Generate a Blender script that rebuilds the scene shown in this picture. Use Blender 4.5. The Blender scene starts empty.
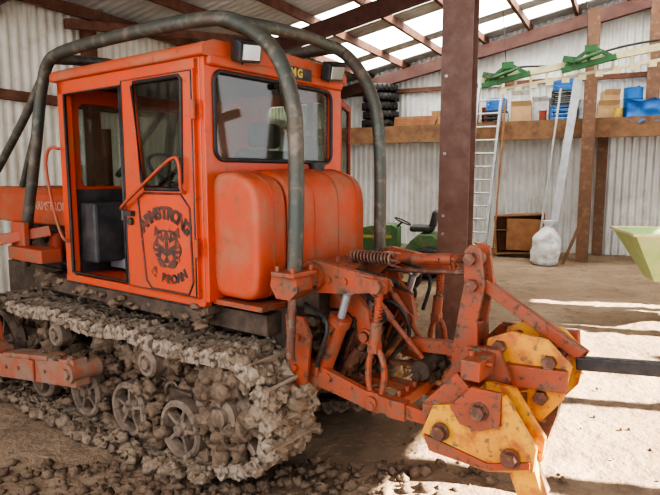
import bpy, math, random
from mathutils import Vector, Matrix, noise
random.seed(7)
C=bpy.context.scene.collection
V=Vector
try:
    bpy.context.scene.view_settings.look='AgX - High Contrast'
except Exception as e: print(e)
# ------------------------------------------------------------------ materials
def newmat(name):
    m=bpy.data.materials.new(name); m.use_nodes=True
    nt=m.node_tree; b=nt.nodes['Principled BSDF']
    return m,nt,b
def mat(name,c1,c2=None,scale=4,rough=.6,metal=0,bump=.1,bscale=30,lo=.4,hi=.65,c3=None,s3=25,bdist=.01,lo3=.55,hi3=.7,c4=None,s4=40,lo4=.6,hi4=.66):
    m,nt,b=newmat(name); N=nt.nodes; L=nt.links
    b.inputs['Roughness'].default_value=rough; b.inputs['Metallic'].default_value=metal
    tc=N.new('ShaderNodeTexCoord')
    col=None
    def noi(s,d=6):
        n=N.new('ShaderNodeTexNoise'); n.inputs['Scale'].default_value=s; n.inputs['Detail'].default_value=d
        n.inputs['Roughness'].default_value=.62
        L.new(tc.outputs['Object'],n.inputs['Vector']); return n
    def ramp(n,lo,hi):
        r=N.new('ShaderNodeValToRGB'); r.color_ramp.elements[0].position=lo; r.color_ramp.elements[1].position=hi
        L.new(n.outputs['Fac'],r.inputs['Fac']); return r
    def mix(f,a,bb):
        x=N.new('ShaderNodeMix'); x.data_type='RGBA'
        L.new(f,x.inputs['Factor'])
        if isinstance(a,tuple): x.inputs[6].default_value=(*a,1)
        else: L.new(a,x.inputs[6])
        x.inputs[7].default_value=(*bb,1)
        return x.outputs[2]
    if c2:
        col=mix(ramp(noi(scale),lo,hi).outputs['Color'],c1,c2)
        if c3: col=mix(ramp(noi(s3),lo3,hi3).outputs['Color'],col,c3)
        if c4: col=mix(ramp(noi(s4,9),lo4,hi4).outputs['Color'],col,c4)
        L.new(col,b.inputs['Base Color'])
    else: b.inputs['Base Color'].default_value=(*c1,1)
    if bump:
        n=noi(bscale); bp=N.new('ShaderNodeBump'); bp.inputs['Strength'].default_value=bump; bp.inputs['Distance'].default_value=bdist
        L.new(n.outputs['Fac'],bp.inputs['Height']); L.new(bp.outputs['Normal'],b.inputs['Normal'])
    return m
ORANGE=mat('orange_paint',(.52,.058,.014),(.42,.062,.020),2.5,.42,0,.05,c3=(.29,.11,.055),s3=4,lo3=.48,hi3=.85,c4=(.15,.065,.035),s4=18,lo4=.60,hi4=.74)
ORANGE_T=mat('dusty_orange_paint',(.43,.062,.020),(.35,.075,.032),4,.6,0,.08,c3=(.27,.135,.075),s3=5,lo3=.45,hi3=.80,c4=(.15,.07,.04),s4=16,lo4=.60,hi4=.76)
ORANGE_D=mat('faded_orange',(.38,.06,.024),(.26,.075,.036),5,.6,0,.15,c3=(.17,.10,.06),s3=10,lo3=.48,hi3=.72)
RUSTOR=mat('rusty_orange_steel',(.34,.068,.027),(.24,.072,.036),7,.58,.05,.35,c3=(.17,.09,.055),s3=12,lo3=.46,hi3=.68,c4=(.055,.04,.03),s4=24,lo4=.55,hi4=.68)
BEAMM=mat('muddy_orange_beam',(.30,.075,.036),(.22,.10,.06),6,.8,0,.5,c3=(.19,.135,.095),s3=9,lo3=.42,hi3=.62)
GRIMEOR=mat('grimy_steel',(.17,.065,.04),(.10,.06,.043),10,.55,.2,.4,c3=(.24,.16,.11),s3=22,lo3=.52,hi3=.68)
YELLOW=mat('chipped_yellow_paint',(.60,.30,.035),(.52,.20,.03),4,.55,0,.25,c3=(.37,.10,.03),s3=9,lo3=.48,hi3=.64,c4=(.15,.085,.05),s4=24,lo4=.56,hi4=.66)
RUST=mat('rusted_steel',(.13,.055,.035),(.20,.10,.065),6,.75,.2,.3)
POSTM=mat('weathered_brown_post',(.20,.105,.062),(.14,.075,.048),5,.7,.05,.2,c3=(.28,.18,.12),s3=12)
MAROON=mat('brown_primer',(.13,.066,.050),(.17,.095,.075),3,.55,.1,.1,c3=(.22,.145,.115),s3=7,lo3=.45,hi3=.9)
MAROON_D=mat('oxide_rafter',(.10,.042,.034),(.14,.065,.05),5,.6,.1,.1)
STEEL=mat('worn_green_steel',(.065,.075,.062),(.10,.078,.058),6,.5,.35,.15,c3=(.20,.165,.13),s3=13,lo3=.5,hi3=.72)
GREYST=mat('galvanised_steel',(.40,.41,.42),(.30,.31,.32),5,.4,.6,.03)
MUD=mat('dried_mud',(.235,.172,.118),(.155,.11,.075),7,.95,0,.9,bscale=22,bdist=.03,c3=(.32,.25,.18),s3=30)
MUDD=mat('dark_mud',(.15,.10,.066),(.20,.14,.093),9,.95,0,.9,bscale=22,bdist=.03,c3=(.075,.052,.035),s3=26)
MUDST=mat('mud_caked_steel',(.25,.188,.135),(.34,.27,.20),11,.85,.05,.8,bscale=30,bdist=.02,c3=(.10,.073,.053),s3=16,lo3=.53,hi3=.70)
WHEELM=mat('muddy_wheel_steel',(.14,.10,.073),(.23,.172,.125),9,.8,.1,.4,bscale=35,bdist=.01,c3=(.055,.04,.03),s3=22)
DARKMUD=mat('oily_mud_steel',(.06,.042,.032),(.12,.083,.056),8,.85,.1,.5,bscale=25,bdist=.02)
BLACK=mat('black_rubber',(.015,.015,.016),(.04,.035,.032),12,.6,0,.1)
DARK=mat('dark_vinyl',(.03,.03,.032),(.07,.06,.055),9,.55,0,.1)
DBLACK=mat('black_steel',(.035,.035,.038),(.08,.065,.055),10,.5,.4,.15)
PRINT=mat('dark_print',(.045,.028,.022),(.13,.045,.028),14,.6,0,0,lo=.42,hi=.68,c3=(.34,.06,.025),s3=34,lo3=.60,hi3=.70)
CREAM=mat('cream_paint',(.66,.60,.38),(.50,.45,.28),6,.5,0,.05)
GREEN=mat('green_paint',(.035,.15,.05),(.03,.09,.035),6,.5,0,.05,c3=(.15,.15,.09),s3=8)
LTGREEN=mat('pale_green_paint',(.30,.45,.20),(.42,.47,.27),5,.5,0,.05)
MGREEN=mat('dusty_mower_green',(.05,.16,.05),(.10,.16,.07),5,.6,0,.05,c3=(.24,.21,.12),s3=6,lo3=.48,hi3=.75)
WOOD=mat('old_timber',(.22,.12,.06),(.13,.07,.04),6,.8,0,.2)
WOODL=mat('plywood_brown',(.33,.16,.075),(.24,.11,.055),5,.7,0,.1)
CARD=mat('cardboard',(.50,.34,.19),(.42,.27,.15),4,.85,0,.05)
WHITEP=mat('white_plastic',(.66,.67,.68),(.45,.43,.40),9,.6,0,.3,bscale=14,bdist=.03)
FADEW=mat('faded_lettering',(.50,.38,.30),(.38,.17,.10),18,.6,0,0)
BLUE=mat('blue_plastic',(.02,.13,.42),(.03,.20,.50),5,.5,0,.1)
TARP=mat('blue_tarpaulin',(.012,.10,.36),(.03,.16,.46),6,.5,0,.4,bscale=12,bdist=.03)
ALU=mat('aluminium',(.50,.51,.52),(.38,.39,.40),8,.4,.6,.03)
REDBROWN=mat('red_brown_paint',(.25,.035,.02),(.15,.05,.03),8,.6,0,.1)
YEL=mat('yellow_print',(.55,.40,.07),(.35,.24,.06),9,.5,0,0)
LENS,ntl,bl=newmat('lamp_lens'); bl.inputs['Base Color'].default_value=(.30,.29,.26,1); bl.inputs['Roughness'].default_value=.12; bl.inputs['Metallic'].default_value=.8
def glassmat():
    m=bpy.data.materials.new('dusty_glass'); m.use_nodes=True; nt=m.node_tree; N=nt.nodes; L=nt.links; N.clear()
    o=N.new('ShaderNodeOutputMaterial'); t=N.new('ShaderNodeBsdfTransparent'); t.inputs[0].default_value=(.66,.70,.67,1)
    g=N.new('ShaderNodeBsdfGlossy'); g.inputs['Roughness'].default_value=.03; g.inputs['Color'].default_value=(.9,.9,.9,1)
    d=N.new('ShaderNodeBsdfDiffuse'); d.inputs[0].default_value=(.34,.28,.21,1)
    n=N.new('ShaderNodeTexNoise'); n.inputs['Scale'].default_value=5; tc=N.new('ShaderNodeTexCoord'); L.new(tc.outputs['Object'],n.inputs['Vector'])
    r=N.new('ShaderNodeMapRange'); r.inputs[1].default_value=.4; r.inputs[2].default_value=.8; r.inputs[3].default_value=.01; r.inputs[4].default_value=.10
    L.new(n.outputs['Fac'],r.inputs[0])
    m1=N.new('ShaderNodeMixShader'); L.new(r.outputs[0],m1.inputs[0]); L.new(t.outputs[0],m1.inputs[1]); L.new(d.outputs[0],m1.inputs[2])
    m2=N.new('ShaderNodeMixShader'); m2.inputs[0].default_value=.045; L.new(m1.outputs[0],m2.inputs[1]); L.new(g.outputs[0],m2.inputs[2])
    L.new(m2.outputs[0],o.inputs[0]); return m
GLASS=glassmat()
def skymat():
    m=bpy.data.materials.new('translucent_sheet'); m.use_nodes=True; nt=m.node_tree; N=nt.nodes; L=nt.links; N.clear()
    o=N.new('ShaderNodeOutputMaterial'); t=N.new('ShaderNodeBsdfTransparent'); t.inputs[0].default_value=(.9,.95,1,1)
    d=N.new('ShaderNodeBsdfTranslucent'); d.inputs[0].default_value=(.85,.9,.92,1)
    x=N.new('ShaderNodeMixShader'); x.inputs[0].default_value=.8; L.new(t.outputs[0],x.inputs[1]); L.new(d.outputs[0],x.inputs[2]); L.new(x.outputs[0],o.inputs[0]); return m
SKYL=skymat()
WALLM=mat('corrugated_white',(.76,.77,.75),(.60,.60,.57),.9,.5,.1,.03,c3=(.45,.38,.30),s3=3,lo3=.55,hi3=.9)
WALLL=mat('corrugated_cream',(.66,.64,.57),(.52,.49,.42),1.2,.5,.1,.03,c3=(.34,.25,.18),s3=3,lo3=.55,hi3=.85)
ROOFM=mat('roof_sheet',(.48,.49,.48),(.38,.36,.33),1.5,.5,.2,.03)
DIRT=mat('dirt_ground',(.225,.150,.095),(.32,.232,.155),1.0,.95,0,1.0,bscale=12,bdist=.04,c3=(.12,.08,.052),s3=4,lo3=.48,hi3=.78,c4=(.38,.295,.205),s4=20,lo4=.58,hi4=.78)

# ------------------------------------------------------------------ mesh builder
class MB:
    def __init__(s): s.v=[];s.f=[];s.sm=[]
    def add(s,vs,fs,smooth=False):
        o=len(s.v); s.v+= [tuple(p) for p in vs]
        for f in fs: s.f.append([i+o for i in f]); s.sm.append(smooth)
        return s
    def box(s,c,d,rot=None):
        c=V(c);vs=[]
        for i in (-1,1):
            for j in (-1,1):
                for k in (-1,1):
                    p=V((i*d[0]/2,j*d[1]/2,k*d[2]/2))
                    if rot: p=rot@p
                    vs.append(c+p)
        return s.add(vs,[(0,1,3,2),(4,6,7,5),(0,4,5,1),(2,3,7,6),(0,2,6,4),(1,5,7,3)])
    def bar(s,p,q,w,h,up=(0,0,1)):
        p=V(p);q=V(q);d=(q-p);l=d.length;d.normalize();u=V(up)
        if abs(d.dot(u))>.98:u=V((1,0,0))
        x=d.cross(u).normalized();u=x.cross(d).normalized()
        M=Matrix((x,d,u)).transposed()
        return s.box((p+q)/2,(w,l,h),M)
    def cyl(s,p,q,r,r2=None,n=20,cap=True):
        p=V(p);q=V(q);r2=r if r2 is None else r2
        d=(q-p).normalized();a=V((0,0,1)) if abs(d.z)<.9 else V((1,0,0))
        x=d.cross(a).normalized();y=d.cross(x)
        vs=[p+(x*math.cos(t)+y*math.sin(t))*r for t in [2*math.pi*i/n for i in range(n)]]
        vs+=[q+(x*math.cos(t)+y*math.sin(t))*r2 for t in [2*math.pi*i/n for i in range(n)]]
        s.add(vs,[(i,(i+1)%n,n+(i+1)%n,n+i) for i in range(n)],True)
        if cap:
            s.add(vs[:n],[tuple(range(n))[::-1]]); s.add(vs[n:],[tuple(range(n))])
        return s
    def ring(s,c,axis,R,r,n=28,m=8,sq=None,start=0,end=2*math.pi,ex=1,ez=1,up=None):
        c=V(c);ax=V(axis).normalized();a=V(up) if up else (V((0,0,1)) if abs(ax.z)<.9 else V((1,0,0)))
        x=ax.cross(a).normalized();y=ax.cross(x)
        vs=[]
        for i in range(n):
            t=2*math.pi*i/n; rd=x*math.cos(t)*ex+y*math.sin(t)*ez; rn=(x*math.cos(t)+y*math.sin(t))
            for j in range(m):
                u=2*math.pi*j/m
                if sq:
                    u+=math.pi/4 if m==4 else 0
                    vs.append(c+rd*R+rn*(math.cos(u)*sq[0])+ax*(math.sin(u)*sq[1]))
                else: vs.append(c+rd*R+rn*math.cos(u)*r+ax*math.sin(u)*r)
        fs=[(i*m+j,((i+1)%n)*m+j,((i+1)%n)*m+(j+1)%m,i*m+(j+1)%m) for i in range(n) for j in range(m)]
        return s.add(vs,fs,not(sq and m==4))
    def lathe(s,c,axis,prof,n=32):
        c=V(c);ax=V(axis).normalized();a=V((0,0,1));x=ax.cross(a).normalized();y=ax.cross(x);m=len(prof);vs=[]
        for i in range(n):
            t=2*math.pi*i/n
            for r,h in prof: vs.append(c+(x*math.cos(t)+y*math.sin(t))*r+ax*h)
        return s.add(vs,[(i*m+j,((i+1)%n)*m+j,((i+1)%n)*m+j+1,i*m+j+1) for i in range(n) for j in range(m-1)],False)
    def tube(s,pts,r,n=14,sub=8,closed=False,smooth=True,cap=True):
        P=[V(p) for p in pts]; Q=[]
        if smooth and len(P)>2:
            m=len(P); rng=m if closed else m-1
            for i in range(rng):
                g=lambda k: P[k%m] if closed else P[max(0,min(m-1,k))]
                a,b,c,d=g(i-1),g(i),g(i+1),g(i+2)
                for k in range(sub):
                    t=k/sub
                    Q.append(.5*((2*b)+(c-a)*t+(2*a-5*b+4*c-d)*t*t+(3*b-a-3*c+d)*t**3))
            if not closed: Q.append(P[-1])
        else: Q=P
        m=len(Q); vs=[]; nrm=None
        for i in range(m):
            if closed: T=(Q[(i+1)%m]-Q[i-1]).normalized()
            else: T=(Q[min(m-1,i+1)]-Q[max(0,i-1)]).normalized()
            if nrm is None:
                a=V((0,0,1)) if abs(T.z)<.9 else V((1,0,0)); nrm=T.cross(a).normalized()
            else: nrm=(nrm-T*nrm.dot(T)).normalized()
            bn=T.cross(nrm)
            for j in range(n):
                u=2*math.pi*j/n; vs.append(Q[i]+nrm*math.cos(u)*r+bn*math.sin(u)*r)
        rr=m if closed else m-1
        s.add(vs,[(i*n+j,i*n+(j+1)%n,((i+1)%m)*n+(j+1)%n,((i+1)%m)*n+j) for i in range(rr) for j in range(n)],True)
        if cap and not closed: s.add(vs[:n],[tuple(range(n))]); s.add(vs[-n:],[tuple(range(n))[::-1]])
        return s
    def prism(s,poly,a,b,axis='x',smooth=False):
        n=len(poly)
        def P(p,t):
            if axis=='x': return (t,p[0],p[1])
            if axis=='y': return (p[0],t,p[1])
            return (p[0],p[1],t)
        vs=[P(p,a) for p in poly]+[P(p,b) for p in poly]
        s.add(vs,[(i,(i+1)%n,n+(i+1)%n,n+i) for i in range(n)],smooth)
        s.add(vs[:n],[tuple(range(n))[::-1]]);s.add(vs[n:],[tuple(range(n))])
        return s
    def holed(s,outer,inner,a,b,axis='x'):
        cx=sum(p[0] for p in inner)/len(inner);cy=sum(p[1] for p in inner)/len(inner)
        angs=sorted(set([round(math.atan2(p[1]-cy,p[0]-cx),5) for p in list(outer)+list(inner)]))
        def hit(poly,t):
            dx,dy=math.cos(t),math.sin(t);best=None
            for i in range(len(poly)):
                x1,y1=poly[i];x2,y2=poly[(i+1)%len(poly)];ex,ey=x2-x1,y2-y1
                den=dx*ey-dy*ex
                if abs(den)<1e-9: continue
                k=((x1-cx)*ey-(y1-cy)*ex)/den; w=((x1-cx)*dy-(y1-cy)*dx)/den
                if k>0 and -1e-4<=w<=1.0001 and (best is None or k<best): best=k
            return (cx+dx*best,cy+dy*best)
        O=[hit(outer,t) for t in angs];I=[hit(inner,t) for t in angs];n=len(angs)
        def P(p,t):
            if axis=='x': return (t,p[0],p[1])
            if axis=='y': return (p[0],t,p[1])
            return (p[0],p[1],t)
        vs=[P(p,a) for p in O]+[P(p,a) for p in I]+[P(p,b) for p in O]+[P(p,b) for p in I]
        fs=[]
        for i in range(n):
            j=(i+1)%n
            fs+=[(i,j,n+j,n+i),(2*n+i,3*n+i,3*n+j,2*n+j),(i,2*n+i,2*n+j,j),(n+i,n+j,3*n+j,3*n+i)]
        return s.add(vs,fs)
    def blob(s,c,r,sx=1,sy=1,sz=1,amp=.35,n=10,fr=3,flat=None):
        c=V(c);vs=[];off=V((random.random()*50,random.random()*50,0))
        for i in range(n+1):
            th=math.pi*i/n
            for j in range(2*n):
                ph=math.pi*j/n
                d=V((math.sin(th)*math.cos(ph),math.sin(th)*math.sin(ph),math.cos(th)))
                k=1+amp*noise.noise(d*fr*.6+off)+amp*.5*noise.noise(d*fr*1.7+off)
                vs.append(c+V((d.x*sx,d.y*sy,d.z*sz))*r*k)
        m=2*n
        return s.add(vs,[(i*m+j,(i+1)*m+j,(i+1)*m+(j+1)%m,i*m+(j+1)%m) for i in range(n) for j in range(m)],True)
    def bulge(s,x0,x1,cy,cz,hy,hz,e=3.2,ex=4.0,n=48,k=26,rd=.10,drop=.10):
        vs=[]
        for i in range(k+1):
            u=-1+2*i/k; u=math.copysign(1-(1-abs(u))**1.6,u)
            sc=max(0.02,(1-abs(u)**ex))**(1/ex)
            for j in range(n):
                a=2*math.pi*j/n; ca,sa=math.cos(a),math.sin(a)
                yy=math.copysign(abs(ca)**(2/e),ca)*(hy-(1-sc)*rd); zz=math.copysign(abs(sa)**(2/e),sa)*(hz-(1-sc)*rd)
                dn=.006*noise.noise(V((u*3+x0*9,a*1.5,1)))
                vs.append(((x0+x1)/2+u*(x1-x0)/2,cy+yy*(1+dn*3),cz+zz*(1+dn)-(.0 if yy>0 or zz<0 else drop*abs(yy)/hy)))
        s.add(vs,[(i*n+j,i*n+(j+1)%n,(i+1)*n+(j+1)%n,(i+1)*n+j) for i in range(k) for j in range(n)],True)
        s.add(vs[:n],[tuple(range(n))],True); return s.add(vs[-n:],[tuple(range(n))[::-1]],True)
    def seam(s,x,cy,cz,hy,hz,r,e=3.2,n=48,drop=.10):
        pts=[]
        for j in range(n):
            a=2*math.pi*j/n; ca,sa=math.cos(a),math.sin(a)
            yy=math.copysign(abs(ca)**(2/e),ca)*hy; zz=math.copysign(abs(sa)**(2/e),sa)*hz
            pts.append((x,cy+yy,cz+zz-(.0 if yy>0 or zz<0 else drop*abs(yy)/hy)))
        return s.tube(pts,r,6,1,True,False)
    def obj(s,name,mt,parent=None,bevel=0,seg=2,label=None,fixn=True):
        me=bpy.data.meshes.new(name); me.from_pydata(s.v,[],s.f)
        me.polygons.foreach_set('use_smooth',s.sm); me.materials.append(mt)
        import bmesh
        bm=bmesh.new(); bm.from_mesh(me)
        if fixn: bmesh.ops.recalc_face_normals(bm,faces=bm.faces)
        bm.to_mesh(me); bm.free()
        o=bpy.data.objects.new(name,me); C.objects.link(o)
        if parent: o.parent=parent
        if bevel:
            b=o.modifiers.new('bevel','BEVEL'); b.width=bevel; b.segments=seg; b.limit_method='ANGLE'; b.angle_limit=math.radians(40)
            if seg>2:
                for p in me.polygons: p.use_smooth=True
        if label: o['label']=label
        return o
def thing(name,label,cat,loc=(0,0,0),rot=0,group=None):
    e=bpy.data.objects.new(name,None); e.empty_display_size=.2; C.objects.link(e)
    e.location=loc; e.rotation_euler=(0,0,rot); e['label']=label; e['category']=cat
    if group: e['group']=group
    return e
def top(o,label,cat,group=None):
    o['label']=label;o['category']=cat
    if group:o['group']=group
    return o
def struct(o): o['kind']='structure'; return o
def rrect(x0,x1,z0,z1,r,n=5):
    P=[]
    for cx,cz,a in ((x1-r,z1-r,0),(x0+r,z1-r,90),(x0+r,z0+r,180),(x1-r,z0+r,270)):
        for i in range(n+1):
            t=math.radians(a+90*i/n); P.append((cx+r*math.cos(t),cz+r*math.sin(t)))
    return P
def textmesh(chars,size,name,mt,parent,M,ext=.002,arc=None,bold=.0,spacing=1.0):
    mb=MB(); 
    def one(t):
        cu=bpy.data.curves.new('t','FONT');cu.body=t;cu.size=size;cu.align_x='CENTER';cu.align_y='CENTER';cu.extrude=ext;cu.offset=bold;cu.space_character=spacing
        o=bpy.data.objects.new('t',cu);C.objects.link(o);bpy.context.view_layer.update()
        me=bpy.data.meshes.new_from_object(o.evaluated_get(bpy.context.evaluated_depsgraph_get()))
        vs=[v.co.copy() for v in me.vertices];fs=[tuple(p.vertices) for p in me.polygons]
        bpy.data.objects.remove(o);bpy.data.meshes.remove(me);return vs,fs
    if arc is None:
        vs,fs=one(chars); mb.add([M@v for v in vs],fs)
    else:
        R,step,sign=arc; k=len(chars)
        for i,ch in enumerate(chars):
            if ch==' ': continue
            vs,fs=one(ch); a=(i-(k-1)/2)*step*sign
            T=Matrix.Rotation(-a,4,'Z')@Matrix.Translation((0,R if sign>0 else -R,0))
            mb.add([M@(T@v) for v in vs],fs)
    return mb.obj(name,mt,parent)
def sideM(x,y,z): return Matrix(((0,0,-1,x),(-1,0,0,y),(0,1,0,z),(0,0,0,1)))
def rearM(x,y,z): return Matrix(((1,0,0,x),(0,0,-1,y),(0,1,0,z),(0,0,0,1)))

# ------------------------------------------------------------------ TRACTOR
TR=math.atan2(.8,.6)
T=thing('crawler_tractor','orange crawler tractor with cab, roll cage and muddy tracks','tractor',(-.325,3.70,0),TR)
X0=-.625
m=MB()
m.box((X0+.02,1.41,1.66),(.05,.10,1.36)).box((X0+.02,.73,2.30),(.05,1.46,.12))
m.box((X0+.02,.02,1.65),(.05,.05,1.36)).box((X0+.02,.705,1.62),(.045,.035,1.30))
m.box((X0+.02,.73,.985),(.06,1.46,.05))
m.holed([(-.625,.99),(.625,.99),(.625,2.35),(-.625,2.35)],rrect(-.555,.50,1.79,2.26,.06),0,-.035,'y')
m.holed([(-.625,.99),(.625,.99),(.625,2.35),(-.625,2.35)],rrect(-.50,.50,1.62,2.20,.05),1.46,1.425,'y')
m.holed([(0,.99),(1.46,.99),(1.46,2.35),(0,2.35)],rrect(.10,.66,1.5,2.22,.05),.625,.59,'x')
m.box((0,.73,.99),(1.24,1.44,.03))
cab=m.obj('cab_body',ORANGE,T,.006)
def arcpoly(w,z0,z1,r):
    return [(-w,z0),(w,z0),(w,z1-r),(w-.02,z1-.02),(w-.08,z1),(0,z1+.02),(-w+.08,z1),(-w+.02,z1-.02),(-w,z1-r)]
m=MB().prism(arcpoly(.655,2.33,2.42,.04),-.06,1.50,'y')
m.box((0,-.045,2.315),(1.22,.04,.06))
m.obj('roof',ORANGE_T,T,.015,3)
m=MB().box((0,.73,2.315),(1.18,1.38,.02)).box((.58,.73,1.25),(.01,1.38,.48)).box((0,1.41,1.3),(1.16,.01,.6)); m.obj('headliner',DARK,T)
m=MB().box((0,1.44,1.90),(1.02,.006,.60)); m.obj('windscreen',GLASS,T)
m=MB().box((.607,.38,1.86),(.006,.54,.70)); m.obj('side_window',GLASS,T)
m=MB().box((-.027,-.02,2.025),(1.03,.006,.45)); rw=m.obj('rear_window',GLASS,T,label='dusty rear window glass')
m=MB().tube([(x,-.038,z) for x,z in rrect(-.56,.505,1.785,2.265,.06)],.012,8,2,True,False); m.obj('window_seal',BLACK,rw)
m=MB().tube([(-.05,-.05,2.24),(.0,-.055,2.12),(.12,-.05,1.95)],.006,8).cyl((-.05,-.03,2.24),(-.05,-.07,2.24),.018).bar((.06,-.052,2.08),(.16,-.052,1.86),.012,.015)
m.obj('wiper',BLACK,rw)
m=MB()
win=[(.565,2.22),(.545,2.24),(.14,2.24),(.115,2.22),(.135,1.66),(.165,1.62),(.47,1.62),(.50,1.66)]
m.holed([(.025,1.01),(.685,1.01),(.685,2.27),(.025,2.27)],win,X0-.03,X0,'x')
door=m.obj('door',ORANGE,T,.006,label='orange cab door with window and printed emblem panel')
MB().prism([(y*1,z) for y,z in win],X0-.013,X0-.018).obj('window',GLASS,door)
MB().tube([(X0-.032,y,z) for y,z in win],.011,8,2,True,False).obj('window_seal',BLACK,door)
MB().tube([(X0-.032,.675,1.02),(X0-.032,.675,2.26),(X0-.032,.035,2.26),(X0-.032,.035,1.02)],.005,6,2,True,False,).obj('door_seal',DARK,door)
MB().tube([(X0-.01,.72,1.03),(X0-.01,.72,2.24),(X0-.01,1.36,2.24),(X0-.01,1.36,1.03)],.012,8,2,True,False).obj('doorway_seal',BLACK,T)
for z in (1.30,2.05): MB().cyl((X0-.045,.01,z-.05),(X0-.045,.01,z+.05),.014).obj('hinge',ORANGE_D,door)
MB().tube([(X0-.03,.67,1.50),(X0-.07,.66,1.51),(X0-.08,.40,1.66),(X0-.08,.16,1.79),(X0-.07,.11,1.76),(X0-.06,.11,1.63),(X0-.03,.11,1.60)],.010,10,8).obj('handle',ORANGE_D,door)
MB().box((X0-.045,.62,1.47),(.03,.07,.03)).cyl((X0-.03,.62,1.42),(X0-.05,.62,1.42),.022).obj('latch',DBLACK,door)
em=[(.545,1.56),(.49,1.595),(.15,1.595),(.075,1.52),(.06,1.10),(.10,1.025),(.44,1.025),(.49,1.07)]
MB().tube([(X0-.032,y,z) for y,z in em],.0065,6,2,True,False).obj('panel_outline',PRINT,door)
textmesh('ARMSTRONG',.096,'lettering',PRINT,door,sideM(X0-.032,.303,1.195),.0015,(.285,.188,1),.006)
textmesh('& BROWN',.068,'lettering',PRINT,door,sideM(X0-.032,.275,1.35),.0015,(.255,.185,-1),.004)
m=MB(); m2=MB()
EC=1.275
def sp(pts,mm=None,x=X0-.0325,dx=.0015):
    (mm or m).prism([(.285-px*1.12,EC+pz*1.05) for px,pz in pts],x,x-dx)
N_=24
outer=[]
for i in range(N_):
    a=2*math.pi*i/N_
    r=.110*(1+.07*math.cos(6*a)); outer.append((math.cos(a)*r,math.sin(a)*r))
sp(outer)
for s_ in (-1,1):
    sp([(s_*.05,.085),(s_*.095,.125),(s_*.105,.065)])
    q=lambda pts: sp(pts,m2,X0-.0342,.0012)
    q([(s_*.022,.032),(s_*.070,.055),(s_*.064,.028),(s_*.03,.010)])
    for k in range(3): q([(s_*.102,.012-.030*k),(s_*.066,.002-.028*k),(s_*.098,-.004-.030*k)])
    q([(s_*.012,.095),(s_*.026,.060),(s_*.034,.092)]); q([(s_*.045,.083),(s_*.050,.064),(s_*.062,.080)]); q([(s_*.005,-.042),(s_*.042,-.026),(s_*.051,-.052),(s_*.026,-.070)])
    q([(s_*.012,.052),(s_*.018,.0),(s_*.026,.005),(s_*.020,.047)])
q([(-.018,-.080),(.018,-.080),(0,-.098)])
eo=m.obj('emblem',PRINT,door); m2.obj('emblem_detail',ORANGE_T,eo)
MB().box((.10,-.066,2.335),(.30,.008,.075)).obj('name_plate',DBLACK,T)
textmesh('MG',.07,'lettering',YEL,T,rearM(.10,-.072,2.335),.001,None,.003,1.3)
def lamp(x,z):
    o=MB().box((0,0,0),(.17,.07,.12)).box((0,-.03,.055),(.18,.05,.02)).cyl((0,.03,-.05),(0,.05,-.10),.014).obj('work_lamp',DBLACK,T,.016,3)
    o.location=(x,-.11,z); o.rotation_euler=(math.radians(14),math.radians(-6),0)
    MB().box((0,-.038,-.004),(.135,.008,.085)).obj('lens',LENS,o,.003)
lamp(-.375,2.385); lamp(.43,2.385)
m=MB().box((.0,.35,1.25),(.5,.48,.14)).box((.0,.12,1.55),(.44,.12,.62)).box((0,.3,1.1),(.4,.4,.2)).box((0,.12,1.95),(.26,.09,.16)); m.obj('seat',DARK,T,.04,3)
m=MB().box((0,1.30,1.3),(1.1,.2,.42)); m.obj('dashboard',DARK,T,.02)
MB().tube([(.0,1.2,1.5),(0,1.05,1.72)],.02).ring((0,1.04,1.74),(0,-.6,.8),.19,.014).obj('steering_wheel',BLACK,T)
for x in (-.2,-.1,.1,.2): MB().cyl((x,1.05,1.0),(x,.98,1.55),.011).blob((x,.98,1.57),.025,amp=0,n=6).obj('control_lever',DBLACK,T)
MB().holed([(.72,1.03),(1.36,1.03),(1.36,1.46),(.72,1.46)],rrect(.80,1.28,1.10,1.38,.04),X0+.30,X0+.28,'x').obj('inner_panel',GREYST,T)
m=MB().holed([(0,1.15),(.62,1.15),(.62,2.25),(0,2.25)],rrect(.06,.56,1.6,2.2,.05),0,.03,'x')
fd=m.obj('door',REDBROWN,T,.004,label='open cab door seen edge-on'); fd.location=(.66,.03,.0); fd.rotation_euler=(0,0,math.radians(-62))
MB().box((.012,.31,1.9),(.005,.5,.6)).obj('window',GLASS,fd)
MB().tube([(X0-.02,1.44,1.88),(X0-.06,1.50,1.88),(X0-.07,1.54,1.75),(X0-.06,1.48,1.45),(X0-.05,1.40,1.27),(X0,1.38,1.25)],.011,10).obj('grab_rail',ORANGE_D,T)
# fuel tanks
tk=MB().bulge(-.575,-.335,-.18,1.37,.19,.35,e=5,ex=5.5,rd=.08,drop=.06).obj('fuel_tank',ORANGE_T,T,label='rounded dusty orange fuel tank')
tk2=MB().bulge(-.322,.43,-.18,1.37,.195,.362,e=5,ex=11,rd=.08,drop=.06).obj('fuel_tank',ORANGE_T,T,label='rounded dusty orange fuel tank')
MB().seam(-.455,-.18,1.37,.190,.350,.005,e=5,drop=.06).obj('tank_seam',ORANGE_D,tk)
for x in (-.10,.13,.34): MB().seam(x,-.18,1.37,.196,.363,.007,e=5,drop=.06).obj('tank_seam',ORANGE_D,tk2)
MB().cyl((.2,-.15,1.66),(.2,-.15,1.76),.05).cyl((.2,-.15,1.76),(.2,-.15,1.775),.058).obj('filler_cap',DBLACK,tk2)
MB().box((-.33,-.14,1.36),(.04,.24,.6)).obj('tank_bracket',DARKMUD,T)
MB().box((-.08,-.2,.99),(1.0,.38,.03)).obj('tank_tray',RUSTOR,T,.004)
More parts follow.
